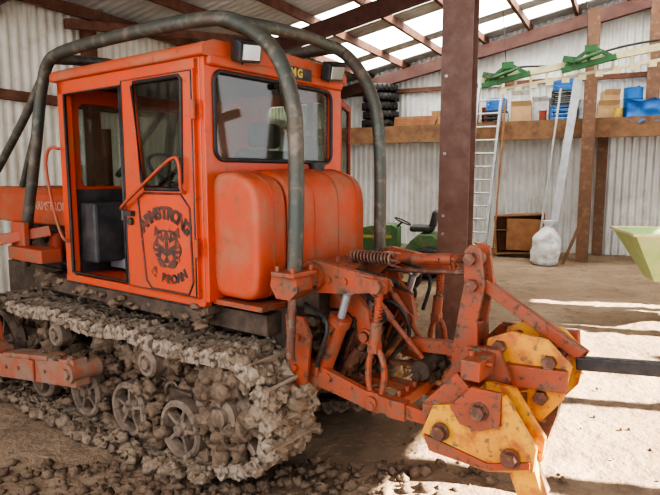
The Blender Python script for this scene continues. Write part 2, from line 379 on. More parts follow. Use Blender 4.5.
# roll cage
rc=MB()
R_=.040
rc.tube([(-.56,-.60,1.17),(-.555,-.61,1.45),(-.55,-.61,1.8),(-.55,-.585,2.08),(-.54,-.45,2.33),(-.54,-.20,2.495),(-.56,.05,2.54),(-.59,.5,2.545),(-.60,1.2,2.54),(-.60,1.50,2.52),(-.60,1.62,2.47),(-.60,1.69,2.37),(-.60,1.76,2.2),(-.60,1.87,1.85),(-.60,2.03,1.4),(-.60,2.14,1.0)],R_,16,8)
rc.tube([(.46,-.46,.9),(.46,-.47,1.24),(.46,-.46,1.9),(.46,-.38,2.25),(.46,-.16,2.51),(.48,.1,2.55),(.53,1.2,2.55),(.55,1.50,2.52),(.56,1.66,2.42),(.58,1.85,1.9),(.60,2.1,1.1)],R_,16,8)
rc.tube([(-.54,-.22,2.49),(0,-.19,2.53),(.46,-.17,2.505)],.036,14)
rc.tube([(-.60,1.55,2.50),(-.1,1.58,2.54),(.55,1.55,2.50)],.036,14)
rc.tube([(-.60,1.66,2.42),(-.60,2.0,2.12),(-.60,2.5,1.74)],.030,12)
rc.tube([(-.60,1.78,2.12),(-.55,2.2,1.62)],.024,12)
rc.tube([(.56,1.68,2.40),(.56,2.1,2.08),(.56,2.6,1.70)],.028,12)
rc.obj('roll_cage',STEEL,T,label='bent steel pipe roll cage, worn grey-green')
MB().tube([(-.555,-.585,1.15),(-.555,-.575,.95),(-.55,-.56,.76)],.024,12).obj('cage_strut',GRIMEOR,T)
m=MB().prism([(-.50,1.20),(-.66,1.20),(-.67,1.13),(-.62,1.08),(-.53,1.08),(-.49,1.14)],-.62,-.50).box((-.56,-.60,1.21),(.19,.15,.025)).bar((-.54,-.56,1.15),(-.40,-.62,1.17),.09,.07)
for dx in(-.07,.07):
    for dy in(-.05,.05): m.cyl((-.56+dx,-.60+dy,1.22),(-.56+dx,-.60+dy,1.25),.013,n=6)
m.obj('cage_bracket',RUSTOR,T,.006)
# hood + engine
m=MB().prism([(-.38,1.30),(.38,1.30),(.38,1.54),(.33,1.60),(-.33,1.60),(-.38,1.54)],1.47,3.1,'y')
hd=m.obj('hood',ORANGE_T,T,.012)
textmesh('ARMSTRONG',.10,'lettering',FADEW,hd,sideM(-.384,2.08,1.45),.001,None,.0,1.0)
m=MB().box((0,2.3,1.1),(.5,1.5,.4)).box((0,2.3,.75),(.6,1.6,.35)).cyl((-.3,1.8,1.15),(-.3,1.95,1.15),.09).cyl((-.3,2.1,1.2),(-.3,2.1,.95),.06)
for k in range(5): m.cyl((-.27,1.65+.22*k,1.22),(-.36,1.65+.22*k,1.16),.03).box((-.28,1.6+.22*k,1.02),(.08,.1,.12))
m.tube([(-.3,1.55,1.2),(-.36,1.8,1.25),(-.36,2.2,1.22),(-.3,2.6,1.25)],.016).tube([(-.3,1.5,1.05),(-.4,1.8,1.0),(-.34,2.3,1.1)],.012)
m.obj('engine',DARKMUD,T,.006)
for y in (1.72,1.98): MB().cyl((-.42,y,1.24),(-.42,y,1.05),.055).cyl((-.42,y,1.25),(-.42,y,1.24),.03).obj('filter_canister',ORANGE_D,T)
MB().cyl((.2,2.2,1.6),(.2,2.2,2.1),.04).obj('exhaust_pipe',RUST,T)
m=MB().box((-.48,.95,.935),(.26,1.9,.05)).box((0,.6,.88),(1.0,1.9,.12)).bar((-.61,.05,.90),(-.61,1.95,.90),.02,.09)
m.obj('deck',DARKMUD,T,.005)
m=MB().box((.56,.8,.93),(.24,2.0,.04)); m.obj('deck',DARKMUD,T,.005)
m=MB().box((0,.05,.68),(.62,.9,.5)).box((0,-.45,.72),(.5,.14,.42)).cyl((0,-.45,.62),(0,-.66,.62),.05).box((0,-.42,1.0),(.62,.28,.14)).box((0,.9,.6),(.5,1.8,.35))
m.box((-.33,-.36,.72),(.10,.2,.5)).box((.33,-.36,.72),(.10,.2,.5))
for i in range(8):
    a=i*math.pi/4; m.cyl((.16*math.cos(a),-.50,.72+.15*math.sin(a)),(.16*math.cos(a),-.54,.72+.15*math.sin(a)),.016,n=8)
m.obj('transmission_housing',DARKMUD,T,.015)
m=MB().cyl((-.44,-.60,1.17),(.44,-.60,1.17),.05).box((0,-.60,1.15),(.44,.24,.14)).cyl((-.44,-.60,1.17),(-.35,-.60,1.17),.078).cyl((.35,-.60,1.17),(.44,-.60,1.17),.078)
for x in(-.05,.05): m.prism([(-.68,1.14),(-.68,1.24),(-.80,1.28),(-.84,1.25),(-.84,1.21),(-.76,1.14)],x-.014,x+.014)
for x in (-.22,.18): m.prism([(-.66,1.19),(-.78,1.16),(-.80,1.10),(-.74,1.04),(-.66,1.06)],x-.025,x+.025)
for x in (-.16,-.05,.05,.16): m.cyl((x,-.58,1.21),(x,-.58,1.245),.016,n=6)
m.box((0,-.70,1.02),(.40,.05,.14)).box((-.18,-.62,1.04),(.05,.2,.16)).box((.18,-.62,1.04),(.05,.2,.16))
m.obj('rockshaft',RUSTOR,T,.006)
m=MB()
pts=[]
for i in range(110):
    a=i*.7; pts.append((-.16+.030*math.cos(a),-.68-i*.0024,1.262+.030*math.sin(a)))
m.tube(pts,.0075,6,2).cyl((-.16,-.64,1.262),(-.16,-.97,1.255),.010); m.obj('spring',GRIMEOR,T)
def liftarm(x):
    m=MB().prism([(-.55,1.245),(-.62,1.255),(-1.00,1.20),(-1.00,1.13),(-.80,1.10),(-.62,1.085),(-.54,1.12)],x-.020,x+.020)
    for d in(-.038,.024): m.prism([(-.92,1.20),(-1.03,1.195),(-1.055,1.165),(-1.03,1.135),(-.92,1.125)],x+d,x+d+.014)
    m.cyl((x-.065,-1.01,1.165),(x+.065,-1.01,1.165),.022).cyl((x-.078,-1.01,1.165),(x-.06,-1.01,1.165),.034,n=6)
    for t in (.70,.80): m.cyl((x-.032,-t,1.165),(x+.032,-t,1.165),.018)
    m.obj('lift_arm',RUSTOR,T,.005)
liftarm(-.38); liftarm(.38)
def liftrod(x,y):
    m=MB().cyl((x,y-.02,1.16),(x,y+.005,.93),.018).cyl((x,y,.98),(x,y+.01,.85),.030)
    for k in range(8): m.ring((x,y-.01,1.11-.016*k),(0,0,1),.019,.005,12,5)
    m.ring((x,y,.71),(1,0,0),.125,.018,28,8,ex=.38,ez=1.0)
    m.cyl((x,y,.59),(x,y,.55),.024).cyl((x-.06,y,.56),(x+.06,y,.56),.022).box((x,y-.02,1.165),(.04,.06,.08)).box((x,y+.01,.845),(.055,.055,.05))
    for d in(-.034,.022): m.box((x+d+.006,y,.575),(.014,.07,.10))
    m.obj('lift_rod',RUSTOR,T,.003)
liftrod(-.38,-.98); liftrod(.38,-.94)
def lowlink(a,b):
    m=MB().prism([(-.45,.725),(-.50,.73),(-.95,.62),(-1.30,.595),(-1.30,.535),(-.95,.53),(-.48,.605),(-.43,.66)],a,b)
    m.ring(((a+b)/2,-1.345,.56),(1,0,0),.05,.02,20,8,sq=(.018,.036)).blob(((a+b)/2,-1.345,.56),.036,amp=0,n=8)
    m.ring(((a+b)/2,-.46,.67),(1,0,0),.05,.02,20,8,sq=(.02,.036)).cyl((a-.03,-.46,.67),(b+.08,-.46,.67),.026)
    m.cyl((a-.02,-.98,.575),(b+.02,-.98,.575),.032).cyl((a-.01,-.7,.64),(b+.01,-.7,.64),.024).box(((a+b)/2,-1.12,.57),(b-a+.03,.10,.09))
    m.obj('lower_link',RUSTOR,T,.004)
lowlink(-.412,-.378); lowlink(.378,.412)
for s_ in(-1,1):
    m=MB()
    for i in range(9):
        t=i/8; p=V((s_*.37,-.98,.56)).lerp(V((s_*.06,-.60,.60)),t); m.ring(p,(1,0,0) if i%2 else (0,.3,1),.022,.007,12,6)
    m.cyl((s_*.30,-.90,.565),(s_*.16,-.73,.585),.018); m.obj('check_chain',GRIMEOR,T)
m=MB().bar((-.36,-1.08,.57),(.36,-1.08,.59),.06,.06)
for i in range(9): m.cyl((-.32+.08*i,-1.08,.55),(-.32+.08*i,-1.08,.63),.012,n=8)
m.obj('swinging_drawbar',RUSTOR,T,.005)
m=MB().cyl((-.08,-1.08,.67),(.10,-1.08,.69),.04,n=22).cyl((-.10,-1.08,.67),(-.08,-1.08,.67),.052,n=22).cyl((.10,-1.08,.69),(.12,-1.08,.69),.052,n=22).box((0,-1.08,.62),(.10,.08,.06))
for k in range(16): m.blob((random.uniform(-.12,.14),-1.08+random.uniform(-.05,.04),.66+random.uniform(-.04,.06)),.026,amp=.7,n=6)
m.obj('drawbar_roller',DARKMUD,T)
m=MB().bar((.05,-.55,.50),(.02,-1.2,.53),.08,.04).cyl((.02,-1.17,.49),(.02,-1.17,.62),.018); m.obj('tow_bar',RUSTOR,T,.006)
for x in (-.26,.20):
    MB().prism([(-.62,1.10),(-.74,1.12),(-.86,1.00),(-.89,.86),(-.82,.81),(-.78,.94),(-.68,1.02)],x-.018,x+.018).cyl((x-.045,-.85,.86),(x+.045,-.85,.86),.024).cyl((x-.045,-.70,1.08),(x+.045,-.70,1.08),.026).ring((x-.025,-.85,.86),(1,0,0),.034,.01,16,6).obj('bell_crank',RUSTOR,T,.004)
    MB().cyl((x+.03,-.85,.86),(x+.03,-.62,.56),.018).cyl((x+.03,-.78,.77),(x+.03,-.70,.66),.030).obj('adjusting_rod',GRIMEOR,T)
MB().cyl((.10,-.72,1.10),(.26,-.98,.62),.015).cyl((.13,-.77,1.01),(.17,-.84,.89),.024).obj('adjusting_rod',RUSTOR,T)
MB().cyl((-.16,-.76,1.10),(-.04,-1.06,.72),.015).cyl((-.13,-.83,1.01),(-.10,-.90,.92),.024).obj('adjusting_rod',RUSTOR,T)
def hyd(x,mt):
    o=MB().cyl((x,-.60,.60),(x,-.745,.95),.052).cyl((x,-.735,.925),(x,-.75,.965),.062).cyl((x-.05,-.59,.58),(x+.05,-.59,.58),.03).ring((x,-.595,.59),(1,0,0),.035,.02,18,6,sq=(.016,.03)).cyl((x,-.62,.65),(x,-.63,.67),.060).tube([(x-.06,-.63,.64),(x-.072,-.66,.74),(x-.066,-.73,.91)],.010).cyl((x-.04,-.73,.91),(x-.078,-.72,.92),.018,n=6).obj('hydraulic_cylinder',mt,T)
    MB().cyl((x,-.745,.95),(x,-.79,1.10),.022).ring((x,-.795,1.12),(1,0,0),.026,.02,18,6,sq=(.014,.026)).obj('piston_rod',GREYST,o)
hyd(-.36,RUSTOR); hyd(.34,RUSTOR); hyd(-.10,GRIMEOR)
for x in(-.47,.45): MB().prism([(-.46,.96),(-.58,.96),(-.63,.86),(-.60,.60),(-.48,.56)],x,x+.02).cyl((x-.02,-.55,.85),(x,-.55,.85),.02,n=6).cyl((x-.02,-.53,.68),(x,-.53,.68),.02,n=6).obj('bracket_plate',RUSTOR,T,.004)
for pts in ([(-.1,-.5,1.08),(-.2,-.75,1.05),(-.3,-.78,.9)],[(.1,-.55,1.1),(.2,-.85,1.0),(.2,-.7,.7)],[(-.05,-.55,.95),(-.15,-.85,.85),(-.12,-.7,.6)],[(-.35,-.5,1.0),(-.47,-.74,.95),(-.44,-.65,.7)],[(.3,-.5,1.05),(.38,-.78,1.0),(.3,-.7,.75)],[(-.2,-.66,1.20),(-.05,-.9,1.12),(.1,-.7,1.05)],[(.02,-.5,.9),(.06,-.80,.98),(.10,-.9,.8),(.05,-.8,.64)],[(-.30,-.70,1.18),(-.32,-.88,1.10),(-.20,-.92,.95),(-.16,-.75,.85)],[(.25,-.66,1.2),(.28,-.92,1.12),(.30,-.88,.9)]):
    MB().tube(pts,.011).obj('hydraulic_hose',BLACK,T)
m=MB().cyl((0,-.82,1.245),(0,-1.0,1.255),.018).cyl((0,-.97,1.250),(0,-1.2,1.268),.030).cyl((0,-1.18,1.266),(0,-1.33,1.285),.018).box((0,-.83,1.245),(.06,.09,.06)).ring((0,-1.335,1.288),(1,0,0),.030,.02,18,8,sq=(.015,.03)).cyl((-.05,-1.335,1.288),(.05,-1.335,1.288),.018)
m.bar((-.0,-1.04,1.26),(-.0,-1.14,1.265),.085,.014)
for k in range(9): m.ring((0,-.88-.010*k,1.248+.001*k),(0,-1,.09),.020,.005,12,5)
for k in range(8): m.ring((0,-1.22-.010*k,1.270+.0012*k),(0,-1,.09),.020,.005,12,5)
m.obj('top_link',RUSTOR,T)
MB().tube([(0.02,-.75,1.17),(.02,-1.0,1.185),(.02,-1.30,1.20)],.013).obj('brace_rod',GRIMEOR,T)
# ---------------- undercarriage
SY=-.26; SZ=.43; SRD=.29; TX=-.565
def path():
    P=[]
    def arc(c,r,a0,a1,n):
        for i in range(n+1):
            a=math.radians(a0+(a1-a0)*i/n); P.append(V((c[0]+r*math.cos(a),c[1]+r*math.sin(a))))
    for i in range(1,24):
        t=i/24; y=2.35-(2.35-SY)*t
        P.append(V((y,.70+.02*t-.035*abs(math.sin(t*math.pi*3)))))
    arc((SY,SZ),SRD,90,232,14)
    P.append(V((SY+.18,.085))); 
    for i in range(11): P.append(V((.17+i*.16,.035)))
    arc((2.35,.37),.33,-70,90,14)
    return P
PP=path()
def resample(P,n):
    L=[0]
    Q=P+[P[0]]
    for i in range(len(P)): L.append(L[-1]+(Q[i+1]-Q[i]).length)
    out=[]
    for k in range(n):
        s=L[-1]*k/n; i=0
        while L[i+1]<s: i+=1
        t=(s-L[i])/(L[i+1]-L[i]+1e-9); out.append((Q[i].lerp(Q[i+1],t),(Q[i+1]-Q[i]).normalized()))
    return out,L[-1]
NS=54
S,LEN=resample(PP,NS); pitch=LEN/NS
TW=.35
def shoe_mesh(seed):
    random.seed(seed)
    m=MB()
    W=TW; p=pitch
    m.box((0,0,0),(W,p*.60,.022))
    for x in (-.135,-.04,.05,.14): m.box((x,p*.42,0),(.055,p*.36,.036))
    for x in (-.175,-.09,0,.09): m.box((x+.005,-p*.42,0),(.042,p*.36,.036))
    m.cyl((-W/2-.03,p*.5,0),(W/2+.03,p*.5,0),.016,n=8)
    m.prism([(-p*.16,.010),(p*.16,.010),(p*.06,.062),(-p*.06,.062)],-W/2,W/2)
    for x in (-W/2,W/2):
        m.box((x,0,.014),(.045,p*.62,.058))
        m.prism([(-p*.25,.0),(p*.05,.0),(p*.24,.05),(p*.05,.074),(-p*.2,.05)],x-.020,x+.020)
    m.prism([(-.02,-.01),(.02,-.01),(.01,-.055),(-.01,-.055)],-.03,.03)
    for k in range(18): m.blob((random.uniform(-.17,.17),random.choice((-1,1))*random.uniform(.0,.08),.024),random.uniform(.018,.046),amp=.9,n=6,sz=.7)
    for k in range(4): m.blob((random.choice((-1,1))*W/2+random.uniform(-.02,.02),random.uniform(-.06,.06),.03),random.uniform(.02,.04),amp=.9,n=6)
    return m
base=[]
for k in range(6):
    o=shoe_mesh(k+11).obj('track_shoe',MUDST,T); base.append(o.data)
for o in [o for o in list(bpy.data.objects) if o.name.startswith('track_shoe')]: bpy.data.objects.remove(o)
random.seed(3)
def track(xc,lab):
    m=MB()
    n=len(S)
    for sx_ in(-.07,.07):
        vs=[]
        for (p,t) in S:
            ou=V((t.y,-t.x))
            for a in (-.025,.025):
                for b in (-.03,-.01):
                    q=p+ou*b; vs.append((xc+sx_+a,q.x,q.y))
        m.add(vs,[(i*4+j,((i+1)%n)*4+j,((i+1)%n)*4+k,i*4+k) for i in range(n) for j,k in((0,1),(1,3),(3,2),(2,0))])
    tr=m.obj('track',DARKMUD,T,label=lab)
    for i,(p,t) in enumerate(S):
        o=bpy.data.objects.new('track_shoe',base[random.randrange(6)]); C.objects.link(o); o.parent=tr
        al=V((0,t.x,t.y)); ou=V((0,t.y,-t.x)); xax=al.cross(ou)
        M=Matrix(((xax.x,al.x,ou.x,xc),(xax.y,al.y,ou.y,p.x),(xax.z,al.z,ou.z,p.y),(0,0,0,1)))
        o.matrix_local=M@Matrix.Rotation(random.uniform(-.12,.12),4,'X')@Matrix.Rotation(random.uniform(-.06,.06),4,'Z')
    return tr
track(TX,'long steel track caked in dried mud')
track(-TX,'steel track caked in dried mud')
def wheel(xc,y,z,r,name='road_wheel',nsp=5,w=.05,out=-1):
    o_=out
    m=MB().lathe((xc,y,z),(o_,0,0),[(r-.03,-.04),(r,-.035),(r,.03),(r-.012,.045),(r-.035,.045),(r-.045,.02),(r-.05,-.02),(r-.035,-.03)],36)
    m.lathe((xc,y,z),(o_,0,0),[(0,.055),(.03,.055),(.034,.03),(.055,.025),(.06,-.01),(.08,-.02),(.08,-.03),(0,-.03)],24)
    for i in range(nsp):
        a=2*math.pi*i/nsp+.3+y*2; m.bar((xc,y+.05*math.cos(a),z+.05*math.sin(a)),(xc,y+(r-.035)*math.cos(a),z+(r-.035)*math.sin(a)),.022,.055,(1,0,0))
    for i in range(5):
        a=2*math.pi*i/5+y; m.cyl((xc+o_*.02,y+.045*math.cos(a),z+.045*math.sin(a)),(xc+o_*.035,y+.045*math.cos(a),z+.045*math.sin(a)),.009,n=6)
    return m.obj(name,WHEELM,T)
WY=(.14,.64,1.14,1.72)
for sx_,xo in ((-1,-.69),(1,.69)):
    for y in WY: wheel(xo,y,.235,.175,out=sx_)
    for y in (.4,1.45): wheel(xo+.02*sx_,y,.585,.085,'carrier_roller',4,.03,out=sx_)
    wheel(xo,2.35,.37,.27,'idler_wheel',6,out=sx_)
    m=MB(); xc=xo
    m.cyl((xc-.03,SY,SZ),(xc+.03,SY,SZ),.20,n=26).cyl((xc+sx_*.07,SY,SZ),(xc-sx_*.05,SY,SZ),.10).cyl((xc+sx_*.10,SY,SZ),(xc+sx_*.05,SY,SZ),.05)
    for i in range(13):
        a=2*math.pi*i/13; m.prism([(SY+math.cos(a+d)*q,SZ+math.sin(a+d)*q) for d,q in((-.12,.19),(-.06,.26),(.06,.26),(.12,.19))],xc-.025,xc+.025)
    m.obj('sprocket',WHEELM,T,.003)
    for y in WY: wheel(sx_*.46,y,.235,.17,out=sx_)
    m=MB().box((sx_*.47,1.05,.41),(.14,2.6,.12)).box((sx_*.59,.38,.39),(.10,.5,.07)).box((sx_*.59,1.43,.39),(.10,.5,.07))
    for y in WY: m.bar((sx_*.59,y,.25),(sx_*.57,y+.12,.41),.05,.07)
    m.obj('track_frame',DARKMUD,T,.008)
    MB().tube([(sx_*.64+.03*math.cos(i*.9),.30+i*.009,.43+.03*math.sin(i*.9)) for i in range(30)],.009,5,2).obj('spring',WHEELM,T)
m=MB(); random.seed(5)
for (p,t) in S:
    for k in range(3):
        ou=V((t.y,-t.x)); d=.02 if p.y>.12 else .0
        m.blob((TX+random.uniform(-.2,.2),p.x+ou.x*d+random.uniform(-.06,.06),p.y+ou.y*d+(0 if p.y>.12 else .02)),random.uniform(.018,.052),amp=.9,n=7,sz=.65)
for (p,t) in S:
    if p.y<.13:
        for k in range(6): m.blob((TX-TW/2+random.uniform(-.12,.01),p.x+random.uniform(-.08,.08),max(.01,p.y-.01)),random.uniform(.025,.06),amp=.85,n=7,sz=.7)
for k in range(44):
    a=random.uniform(1.2,4.7); rr=SRD+random.uniform(-.10,.05); m.blob((TX+random.uniform(-.20,.17),SY+rr*math.cos(a),SZ+rr*math.sin(a)),random.uniform(.028,.065),amp=.9,n=7)
for k in range(60):
    a=random.uniform(.8,4.5); rr=SRD+random.uniform(-.15,.10); m.blob((-TX+random.uniform(-.22,.25),SY+rr*math.cos(a),SZ+rr*math.sin(a)),random.uniform(.05,.11),amp=.8,n=8)
o=m.obj('mud',MUD,T); o['kind']='stuff'
m=MB()
for k in range(120): m.blob((random.uniform(-.64,-.42),random.uniform(-.2,2.3),random.uniform(.28,.66)),random.uniform(.04,.09),amp=.85,n=8)
for k in range(40):
    a=random.uniform(0,6.28); r=random.uniform(.03,.24); m.blob((-.70+random.uniform(-.04,.03),SY+r*math.cos(a),SZ+r*math.sin(a)),random.uniform(.03,.075),amp=.85,n=8)
for k in range(60): m.blob((random.uniform(-.66,-.5),random.uniform(0,2.0),random.uniform(.86,.96)),random.uniform(.02,.05),amp=.8,n=6,sz=.6)
for k in range(60): m.blob((random.uniform(-.35,.35),random.uniform(-.62,-.45),random.uniform(.42,1.0)),random.uniform(.02,.06),amp=.8,n=6,sz=.6)
for k in range(64): m.blob((random.uniform(-.73,-.60),random.choice(WY)+random.choice((-1,1))*random.uniform(.14,.28),random.uniform(.05,.46)),random.uniform(.03,.062),amp=.85,n=7,sz=.8)
o=m.obj('mud',MUDD,T); o['kind']='stuff'
m=MB().bar((-.93,.80,.50),(-.93,3.2,.16),.10,.17).cyl((-1.0,.84,.50),(-.80,.84,.50),.06).box((-.93,1.9,.43),(.12,.2,.10)).cyl((-.99,.84,.50),(-1.02,.84,.50),.035,n=6).bar((-.93,1.1,.545),(-.93,1.7,.46),.13,.03).box((-.99,1.35,.425),(.02,.14,.14))
for k in range(5): m.cyl((-.975,1.15+.18*k,.45-.026*k),(-.995,1.15+.18*k,.45-.026*k),.014,n=6)
pb=m.obj('push_beam',BEAMM,T,.01)
m=MB()
for k in range(34):
    y=random.uniform(.85,2.7); m.blob((-.93+random.uniform(-.05,.05),y,.60-.142*(y-.8)-.01),random.uniform(.015,.04),amp=.8,n=6,sz=.5)
o=m.obj('mud',MUDD,pb); o['kind']='stuff'
MB().bar((-.86,2.05,.38),(-.80,2.5,1.45),.05,.09,(0,1,0)).bar((-.93,2.22,.36),(-.87,2.22,1.25),.05,.07,(0,1,0)).bar((-.87,2.18,1.2),(-.5,1.9,1.28),.05,.08).obj('blade_strut',ORANGE_D,T,.006)
m=MB().box((-.66,1.85,1.12),(.16,.5,.10)).box((-.66,2.05,1.25),(.05,.2,.2)); m.obj('side_bracket',ORANGE_D,T,.01)

# ------------------------------------------------------------------ RIPPER
Rp=thing('ripper','chipped yellow and rusty orange soil ripper hitched behind tractor','farm implement',(-.325,3.70,0),TR)
plate=[(-1.27,.50),(-1.33,.655),(-1.46,.69),(-1.53,.775),(-1.66,.775),(-1.735,.67),(-1.80,.58),(-1.79,.475),(-1.60,.42),(-1.33,.43)]
tine=[(-1.57,.60),(-1.73,.60),(-1.77,.50),(-1.83,.33),(-1.90,.12),(-1.97,.0),(-1.87,.0),(-1.77,.12),(-1.71,.34),(-1.65,.48)]
tine2=[(-1.45,.70),(-1.62,.70),(-1.60,.50),(-1.58,.30),(-1.60,.12),(-1.66,.0),(-1.54,.0),(-1.47,.14),(-1.45,.34),(-1.45,.50)]
def shank(x,tn,dz=0,dy=0):
    pl=[(a+dy,b+dz) for a,b in plate]
    for a in (-.075,.045): MB().prism(pl,x+a,x+a+.025).obj('shank_plate',YELLOW,Rp,.003)
    fl=[(-1.42,.68),(-1.52,.79),(-1.65,.79),(-1.65,.64),(-1.56,.60),(-1.47,.61)]
    MB().prism([(a+dy,b+dz) for a,b in fl],x-.095,x-.075).obj('reinforcing_plate',RUSTOR,Rp,.003)
    MB().prism([(a+dy,b+dz) for a,b in [(-1.29,.51),(-1.60,.46),(-1.78,.52),(-1.78,.49),(-1.60,.43),(-1.32,.44)]],x-.088,x-.075).obj('wear_strip',RUSTOR,Rp,.002)
    for (a,b) in ((-1.56,.69),(-1.70,.52),(-1.38,.55)): MB().cyl((x-.115,a+dy,b+dz),(x+.105,a+dy,b+dz),.024,n=16).cyl((x-.13,a+dy,b+dz),(x-.10,a+dy,b+dz),.033,n=6).cyl((x-.10,a+dy,b+dz),(x-.092,a+dy,b+dz),.042,n=20).obj('pivot_bolt',GRIMEOR,Rp)
    MB().prism(tn,x-.028,x+.028).obj('tine',GRIMEOR if dz else YELLOW,Rp,.006)
shank(-.37,tine); shank(.30,tine2,.12,.13)
m=MB().bar((-.44,-1.50,.85),(.50,-1.50,.85),.09,.09)
m.bar((-.42,-1.30,.60),(.42,-1.30,.60),.08,.08).bar((-.30,-1.30,.62),(-.30,-1.50,.84),.04,.08).bar((.30,-1.30,.62),(.30,-1.50,.84),.04,.08)
m.bar((.02,-.95,.77),(.02,-1.32,.80),.06,.07).bar((.0,-1.3,.79),(.0,-1.80,.83),.08,.08).bar((-.18,-1.55,.78),(-.18,-1.84,.80),.04,.10)
m.bar((.18,-1.5,.88),(.18,-1.80,.90),.05,.09).bar((-.40,-1.46,.79),(-.40,-1.30,.62),.03,.09)
m.prism([(-1.28,.70),(-1.40,.90),(-1.56,.91),(-1.62,.78),(-1.45,.68)],-.26,-.235).prism([(-1.28,.70),(-1.40,.92),(-1.58,.92),(-1.62,.78),(-1.45,.68)],.22,.245)
for x in(-.36,-.14,.14,.36): m.cyl((x,-1.545,.87),(x,-1.57,.87),.014,n=6).cyl((x,-1.47,.895),(x,-1.47,.92),.016,n=6)
m.obj('toolbar_frame',RUSTOR,Rp,.005)
mast=[(-1.30,1.33),(-1.33,1.36),(-1.375,1.34),(-1.405,1.15),(-1.375,.98),(-1.385,.80),(-1.43,.60),(-1.265,.58),(-1.245,.80),(-1.275,1.0),(-1.30,1.15)]
for a in (-.075,.05): MB().prism(mast,a,a+.025).obj('mast',RUSTOR,Rp,.005)
MB().box((0,-1.33,.90),(.12,.07,.12)).obj('mast_spacer',RUSTOR,Rp,.004)
for y,z in ((-1.335,1.29),(-1.35,1.16),(-1.33,.80)): MB().cyl((-.10,y,z),(.10,y,z),.022,n=14).cyl((-.11,y,z),(-.085,y,z),.032,n=6).obj('pivot_bolt',GRIMEOR,Rp)
MB().bar((-.02,-1.38,1.16),(-.02,-1.86,.88),.028,.055).obj('brace_bar',RUSTOR,Rp,.004)
MB().bar((.07,-1.38,1.14),(.07,-1.86,.86),.028,.05).obj('brace_bar',RUSTOR,Rp,.004)
cl=[(-1.45,.82),(-1.47,.93),(-1.58,.98),(-1.74,.965),(-1.85,.86),(-1.82,.70),(-1.73,.58),(-1.67,.62),(-1.66,.78)]
for a in (-.16,.10): MB().prism(cl,a,a+.026).obj('clamp_plate',YELLOW,Rp,.003)
for y,z in((-1.53,.90),(-1.76,.87),(-1.73,.70)): MB().cyl((-.18,y,z),(.16,y,z),.025,n=14).cyl((-.195,y,z),(-.165,y,z),.033,n=6).obj('pivot_bolt',GRIMEOR,Rp)
ex=[(-1.60,.80),(-1.80,.86),(-1.78,.60),(-1.74,.46),(-1.66,.46),(-1.66,.62)]
MB().prism(ex,-.08,-.03).obj('shank_link',GRIMEOR,Rp,.006)
MB().bar((-.02,-1.84,.845),(-.02,-2.75,.95),.05,.06).obj('drawbar',DBLACK,Rp,.006,label='black steel bar')
m=MB(); random.seed(9)
for k in range(24): m.blob((random.uniform(-.4,.3),-1.3+random.uniform(-.08,.04),.645),random.uniform(.02,.05),amp=.7,n=6,sz=.5)
for k in range(18): m.blob((random.uniform(-.4,.4),-1.50+random.uniform(-.05,.05),.89),random.uniform(.012,.03),amp=.7,n=6,sz=.5)
o=m.obj('mud',MUDD,Rp); o['kind']='stuff'

# ------------------------------------------------------------------ SHED
SR=math.radians(-27.3); SM=Matrix.Rotation(SR,4,'Z')
def W(sx,sy,z=0): return SM@V((sx,sy,z))
def shedobj(o,sx=0,sy=0,z=0,r=0):
    o.location=W(sx,sy,z); o.rotation_euler=(0,0,SR+r); return o
ZR=lambda sx:3.80+.20*(sx+7.1)
def corrugated(x0,x1,zf0,zf1,y,axis='x',pitch=.14,amp=.018,rows=2):
    m=MB();n=int((x1-x0)/pitch*8);vs=[]
    for i in range(n+1):
        x=x0+(x1-x0)*i/n; d=amp*math.tanh(2.2*math.sin(2*math.pi*(x-x0)/pitch))
        a=(x,y+d) if axis=='x' else (y+d,x)
        vs+=[(a[0],a[1],zf0(x)),(a[0],a[1],zf1(x))]
    m.add(vs,[(2*i,2*i+2,2*i+3,2*i+1) for i in range(n)]); return m
o=corrugated(-7.1,4.6,lambda x:-.05,lambda x:ZR(x)+.2,13.9).obj('wall_back',WALLM); shedobj(struct(o))
o=corrugated(-1.2,13.9,lambda x:-.05,lambda x:ZR(-7.1)+.2,-7.1,'y').obj('wall_left',WALLL); shedobj(struct(o))
m=MB()  # unseen side screen, added with gaps and slats to break sun into floor patches
SX=4.6
m.box((SX,7,5.1),(.05,15.6,2.2))
for a,b in((-1,3.5),(9.9,13.9)): m.box((SX,(a+b)/2,2),(.05,b-a,4))
random.seed(44)
y=4.5
while y<9.8:
    wd=random.uniform(.12,.32); tl=random.uniform(-.3,.3)
    m.bar((SX,y+wd/2-tl,-.05),(SX,y+wd/2+tl,4.0),.05,wd,(0,1,0)); y+=wd+random.uniform(.8,1.4)
m.box((SX,6.8,.4),(.06,6.2,.9)); m.bar((SX,5.2,2.2),(SX,7.4,2.9),.06,.18)
o=m.obj('sun_blocker_right',WALLL); shedobj(struct(o))
m=MB(); sk=MB()
bands=[(9.1,10.3),(10.9,12.1),(12.6,13.4)]
edges=[-1.2]+[e for b in bands for e in b]+[14.1]
def roofstrip(mb,a,b,x0,x1):
    n=int((b-a)/.15*6);vs=[]
    for i in range(n+1):
        y=a+(b-a)*i/n; d=.014*math.tanh(2*math.sin(2*math.pi*y/.15)); vs+=[(x0,y,ZR(x0)+d+.2),(x1,y,ZR(x1)+d+.2)]
    mb.add(vs,[(2*i,2*i+2,2*i+3,2*i+1) for i in range(n)])
for i in range(0,len(edges),2): roofstrip(m,edges[i],edges[i+1],-7.2,4.7)
for a,b in bands:
    roofstrip(m,a,b,-7.2,-6.0); roofstrip(m,a,b,3.5,4.7); roofstrip(sk,a,b,-6.0,3.5)
shedobj(struct(m.obj('ceiling',ROOFM))); shedobj(struct(sk.obj('window_1',SKYL)))
k=1
x=-6.9
while x<4.6:
    o=MB().box((x,6.45,ZR(x)+.10),(.065,15.2,.15)).obj('trim_%d'%k,RUST); shedobj(struct(o)); k+=1; x+=.95
